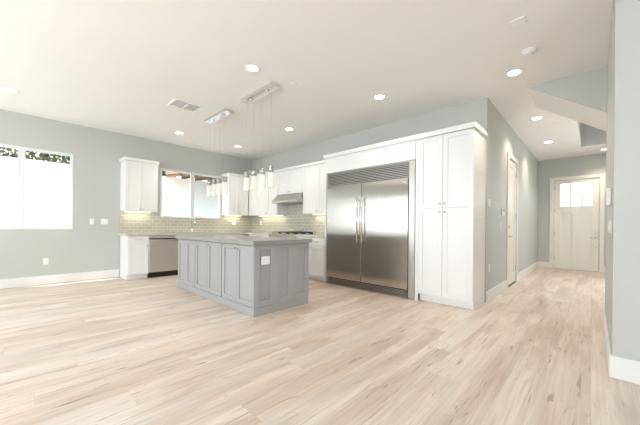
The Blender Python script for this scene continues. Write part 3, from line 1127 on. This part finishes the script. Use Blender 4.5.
# ------------------------------------------------------------------ chandeliers
M_CRYST = mat('bubble_crystal', (0.88, 0.84, 0.80, 1), 0.15, bump=1.0, bscale=70, vary=0)
_b = M_CRYST.node_tree.nodes['Principled BSDF']
_b.inputs['Transmission Weight'].default_value = 0.55
_b.inputs['IOR'].default_value = 1.3
_b.inputs['Emission Color'].default_value = (1.0, 0.88, 0.78, 1)
_b.inputs['Emission Strength'].default_value = 0.2
M_TUBE = pane_mat('clear_tube_glass', (0.97, 0.98, 0.98, 1), 0.10)
M_WIRE = mat('steel_wire', (0.6, 0.6, 0.6, 1), 0.4, 1.0, vary=0)


def chandelier(label, cx, cy, xs):
    t = thing('linear_chandelier', label, 'chandelier', (cx, cy, H), 0, 'chandeliers above the island')
    cp = MB().box(-0.395, 0.395, -0.065, 0.065, -0.048, -0.001, bevel=0.003).build('ceiling_canopy', M_CHROME, t)
    for lx in (-0.20, 0.20):
        MB().lathe([(0.03, 0), (0.03, 0.012), (0.024, 0.016)], (lx, 0, -0.048), '-Z', 20).build('spot_cap', M_CHROME, cp)
    for i, x in enumerate(xs):
        lx = x - cx
        ly = 0.0
        MB().tube([(lx, ly, -1.10), (lx, ly, -0.048)], 0.0014, 6).build('wire', M_WIRE, t)
        p = MB().lathe([(0.006, -1.112), (0.038, -1.116), (0.038, -1.205)], (lx, ly, 0), n=20).build('pendant_cap', M_NICKEL, t)
        MB().lathe([(0.042, -1.40), (0.044, -1.39), (0.044, -1.210), (0.042, -1.206)], (lx, ly, 0), n=20).build('crystal', M_CRYST, p)
        MB().ring([(0.050, -1.405), (0.050, -1.115), (0.0475, -1.115), (0.0475, -1.405)], (lx, ly, 0), n=20).build('glass_tube', M_TUBE, p)
    return t


chandelier('chrome bar chandelier with four glass tubes, over the island end towards the sink', -4.775, 2.41, (-5.08, -4.885, -4.715, -4.51))
chandelier('chrome bar chandelier with four glass tubes, over the panelled island end with the outlet', -3.515, 2.40, (-3.83, -3.63, -3.42, -3.217))

# ------------------------------------------------------------------ ceiling fittings
spots = [
    (-3.04, 1.975, 'lit recessed downlight in the ceiling, in front of the island chandeliers'),
    (-2.313, 3.703, 'lit recessed downlight in the ceiling before the refrigerator'),
    (-0.717, 4.245, 'lit recessed downlight at the mouth of the hall beside the smoke detector'),
    (-0.717, 6.265, 'lit recessed downlight in the hall, middle one of its row'),
    (-0.725, 8.168, 'lit recessed downlight in the hall ceiling nearest the front door corner'),
    (0.214, 9.79, 'lit recessed downlight just above the front door beyond the stairwell'),
    (-4.392, 3.722, 'lit recessed downlight in the ceiling before the range'),
    (-6.295, 2.326, 'lit recessed downlight in the ceiling before the sink window'),
    (-6.299, 3.701, 'lit recessed downlight in the ceiling at the kitchen corner'),
    (-6.127, -0.08, 'lit recessed downlight in the ceiling near the large left window'),
]
first = None
for i, (x, y, lab) in enumerate(spots):
    if first is None:
        t = thing('downlight', lab, 'downlight', (x, y, H), 0, 'recessed ceiling downlights')
        MB().ring([(0.068, -0.001), (0.092, -0.001), (0.092, -0.005), (0.080, -0.009), (0.069, -0.006)]).build('trim_ring', M_TRIM, t)
        MB().lathe([(0.067, -0.001), (0.067, -0.004)], n=28).build('lens', M_LAMP, t)
        first = t
    else:
        t = copy_tree(first)
        t.location = (x, y, H)
        t['label'] = lab
    ld = bpy.data.lights.new('downlight_lamp', 'SPOT')
    ld.energy = 48 if x > -1.2 else 22
    ld.color = (1.0, 0.85, 0.68)
    ld.spot_size = 2.2
    ld.spot_blend = 0.8
    ld.shadow_soft_size = 0.05
    lo = bpy.data.objects.new('downlight_lamp', ld)
    COL.objects.link(lo)
    lo.location = (x, y, H - 0.02)

vt = thing('ceiling_vent', 'white rectangular air vent with dark slots in the ceiling', 'vent', (-4.795, 1.865, H))
MB().box(-0.15, 0.15, -0.20, 0.20, -0.004, -0.001).build('vent_backing', M_PLASTIC, vt)
m = MB()
for b in ((-0.17, 0.17, -0.22, -0.19), (-0.17, 0.17, 0.19, 0.22), (-0.17, -0.14, -0.19, 0.19), (0.14, 0.17, -0.19, 0.19), (-0.14, 0.14, -0.012, 0.012)):
    m.box(b[0], b[1], b[2], b[3], -0.012, -0.001, bevel=0.002)
m.build('vent_frame', M_PLASTIC, vt)
for i in range(6):
    x = -0.115 + i * 0.046
    for a, b in ((-0.188, -0.014), (0.014, 0.188)):
        MB().prism([(x - 0.012, -0.004), (x + 0.008, -0.014), (x + 0.012, -0.013), (x - 0.008, -0.003)], 1, a, b).build('louvre', M_PLASTIC, vt)

sd = thing('smoke_detector', 'round white smoke detector on the ceiling near the hall mouth', 'smoke detector', (-0.51, 3.825, H))
MB().lathe([(0.075, -0.001), (0.075, -0.012), (0.066, -0.016), (0.062, -0.034), (0.045, -0.042), (0.01, -0.043)], n=32).build('detector_body', M_PLASTIC, sd)
MB().lathe([(0.010, -0.0425), (0.010, -0.046)], (0.03, 0, 0), n=12).build('test_button', M_SLOT, sd)
tag(MB().box(-0.575, -0.455, 3.16, 3.28, H - 0.012, H - 0.001, bevel=0.004).build('ceiling_cover_plate', M_CEIL), 'small square white cover plate on the ceiling near the smoke detector', 'cover plate')


def disc(label, x, y, r=0.045):
    o = MB().lathe([(r, -0.001), (r, -0.005), (r - 0.008, -0.009)], (x, y, H), n=24).build('sprinkler_cover', M_CEIL)
    tag(o, label, 'sprinkler cover', 'round sprinkler covers in the ceiling')


disc('small round white sprinkler cover in the ceiling beside the nearer chandelier', -2.961, 2.582)
disc('small round white sprinkler cover in the ceiling behind the farther chandelier', -4.886, 2.974)
disc('small round white sprinkler cover in the ceiling above the kitchen corner wall', -6.88, 3.00)
disc('small round white sprinkler cover in the hall ceiling beside the stair soffit', -0.494, 6.792)
disc('small round white sprinkler cover before the front door wall, beyond the stairwell opening', -0.19, 9.727)

# ------------------------------------------------------------------ wall plates and devices
wall_plate('light_switch', 'single white light switch on the left wall beside the window', 'light switch', (XA, 1.028, 1.17), R90, 1, 'switch')
wall_plate('light_switch', 'wide white light switch plate on the left wall close to the kitchen cabinets', 'light switch', (XA, 1.235, 1.174), R90, 2, 'switch')
wall_plate('outlet', 'white outlet low on the left wall under the window', 'outlet', (XA, 0.366, 0.424), R90, 1, 'outlet')
wall_plate('outlet', 'white outlet in the tile backsplash right of the sink window', 'outlet', (XA + 0.010, 4.175, 1.19), R90, 2, 'outlet')
wall_plate('outlet', 'white outlet in the tile backsplash left of the hood', 'outlet', (-6.825, YB - 0.010, 1.20), 0, 1, 'outlet')
wall_plate('light_switch', 'double white light switch on the hall wall beside the pantry cabinet', 'light switch', (XH, 4.935, 1.495), R90, 2, 'switch')
wall_plate('outlet', 'white outlet low on the hall wall beside the pantry cabinet', 'outlet', (XH, 4.96, 0.50), R90, 1, 'outlet')
wall_plate('light_switch', 'white light switch low on the hall wall under the alarm keypad', 'light switch', (XH, 5.69, 1.15), R90, 1, 'switch')
kp = thing('alarm_keypad', 'white alarm keypad on the hall wall before the hall door', 'keypad', (XH, 5.79, 1.39), R90)
MB().box(-0.075, 0.075, -0.028, -0.0005, -0.06, 0.06, bevel=0.006).build('keypad_body', M_PLASTIC, kp)
MB().box(-0.055, 0.055, -0.0295, -0.0282, 0.008, 0.045).build('keypad_screen', M_SLOT, kp)
# on the end wall at the right, facing the hall (-X): rotz = -90
th = thing('thermostat', 'white thermostat on the wall end at right, facing the hall', 'thermostat', (XR, 3.52, 1.39), -R90)
MB().box(-0.06, 0.06, -0.028, -0.0005, -0.075, 0.075, bevel=0.006).build('thermostat_body', M_PLASTIC, th)
MB().box(-0.04, 0.04, -0.0295, -0.0282, 0.0, 0.05).build('thermostat_screen', M_SLOT, th)
wall_plate('light_switch', 'white light switch under the thermostat, at its far side', 'light switch', (XR, 3.74, 1.13), -R90, 1, 'switch')
wall_plate('light_switch', 'white light switch under the thermostat, nearer the wall corner', 'light switch', (XR, 3.36, 1.135), -R90, 1, 'switch')

# ------------------------------------------------------------------ outdoors
struct(MB().box(-16, 8, -14, 18, -0.25, -0.11).build('ground', M_CONC))
struct(MB().box(-10.0, -9.8, -6, 14, -0.11, 2.66).build('wall_garden', M_STUCCO))
rf = MB()
rf.prism([(-9.75, 2.70), (-8.55, 2.60), (-8.55, 2.72), (-9.75, 2.84)], 1, 3.2, 6.5)
for k in range(8):
    y = 3.23 + k * 0.44
    rf.prism([(-9.75, 2.62), (-8.65, 2.54), (-8.65, 2.61), (-9.75, 2.70)], 1, y, y + 0.06)
struct(rf.build('roof_eave', M_WOODEAVE))


def leaf_mat():
    m = bpy.data.materials.new('hedge_leaves')
    m.use_nodes = True
    nt = m.node_tree
    b = nt.nodes['Principled BSDF']
    g = nt.nodes.new('ShaderNodeNewGeometry')
    r = nt.nodes.new('ShaderNodeValToRGB')
    e = r.color_ramp.elements
    e[0].color = srgb(34, 44, 24)
    e[1].color = srgb(168, 160, 84)
    k = e.new(0.5)
    k.color = srgb(78, 90, 46)
    nt.links.new(g.outputs['Random Per Island'], r.inputs['Fac'])
    nt.links.new(r.outputs['Color'], b.inputs['Base Color'])
    b.inputs['Roughness'].default_value = 0.5
    return m


M_LEAF = leaf_mat()


def hedge(label, y0, y1, z0, z1, n):
    bm = bmesh.new()
    for _ in range(n):
        c = Vector((random.uniform(-10.75, -10.15), random.uniform(y0, y1), random.uniform(z0, z1)))
        s = random.uniform(0.04, 0.09)
        R = Matrix.Rotation(random.uniform(0, 6.28), 3, 'Z') @ Matrix.Rotation(random.uniform(-1.2, 1.2), 3, 'X') @ Matrix.Rotation(random.uniform(0, 6.28), 3, 'Y')
        pts = [(-s, 0, 0), (0, -0.4 * s, 0.1 * s), (s, 0, 0), (0, 0.4 * s, 0.1 * s)]
        bm.faces.new([bm.verts.new(c + R @ Vector(p)) for p in pts])
    for i in range(int((y1 - y0) / 0.3)):
        yy = y0 + 0.15 + i * 0.3
        st = bmesh.ops.create_cone(bm, cap_ends=True, segments=8, radius1=0.03, radius2=0.02, depth=z1 - 0.3 + 0.11)['verts']
        for v in st:
            v.co += Vector((-10.45, yy, (z1 - 0.3 - 0.11) / 2))
    me = bpy.data.meshes.new('hedge')
    bm.to_mesh(me)
    bm.free()
    me.materials.append(M_LEAF)
    o = bpy.data.objects.new('hedge', me)
    COL.objects.link(o)
    o['kind'] = 'stuff'
    return tag(o, label, 'hedge')


hedge('green and yellow leaves over the garden wall, seen at the top of the large left window', -3.5, 1.6, 2.2, 3.7, 9000)
hedge('green leaves over the garden wall, seen at the top left corner of the sink window', 2.7, 3.7, 2.2, 3.5, 2500)
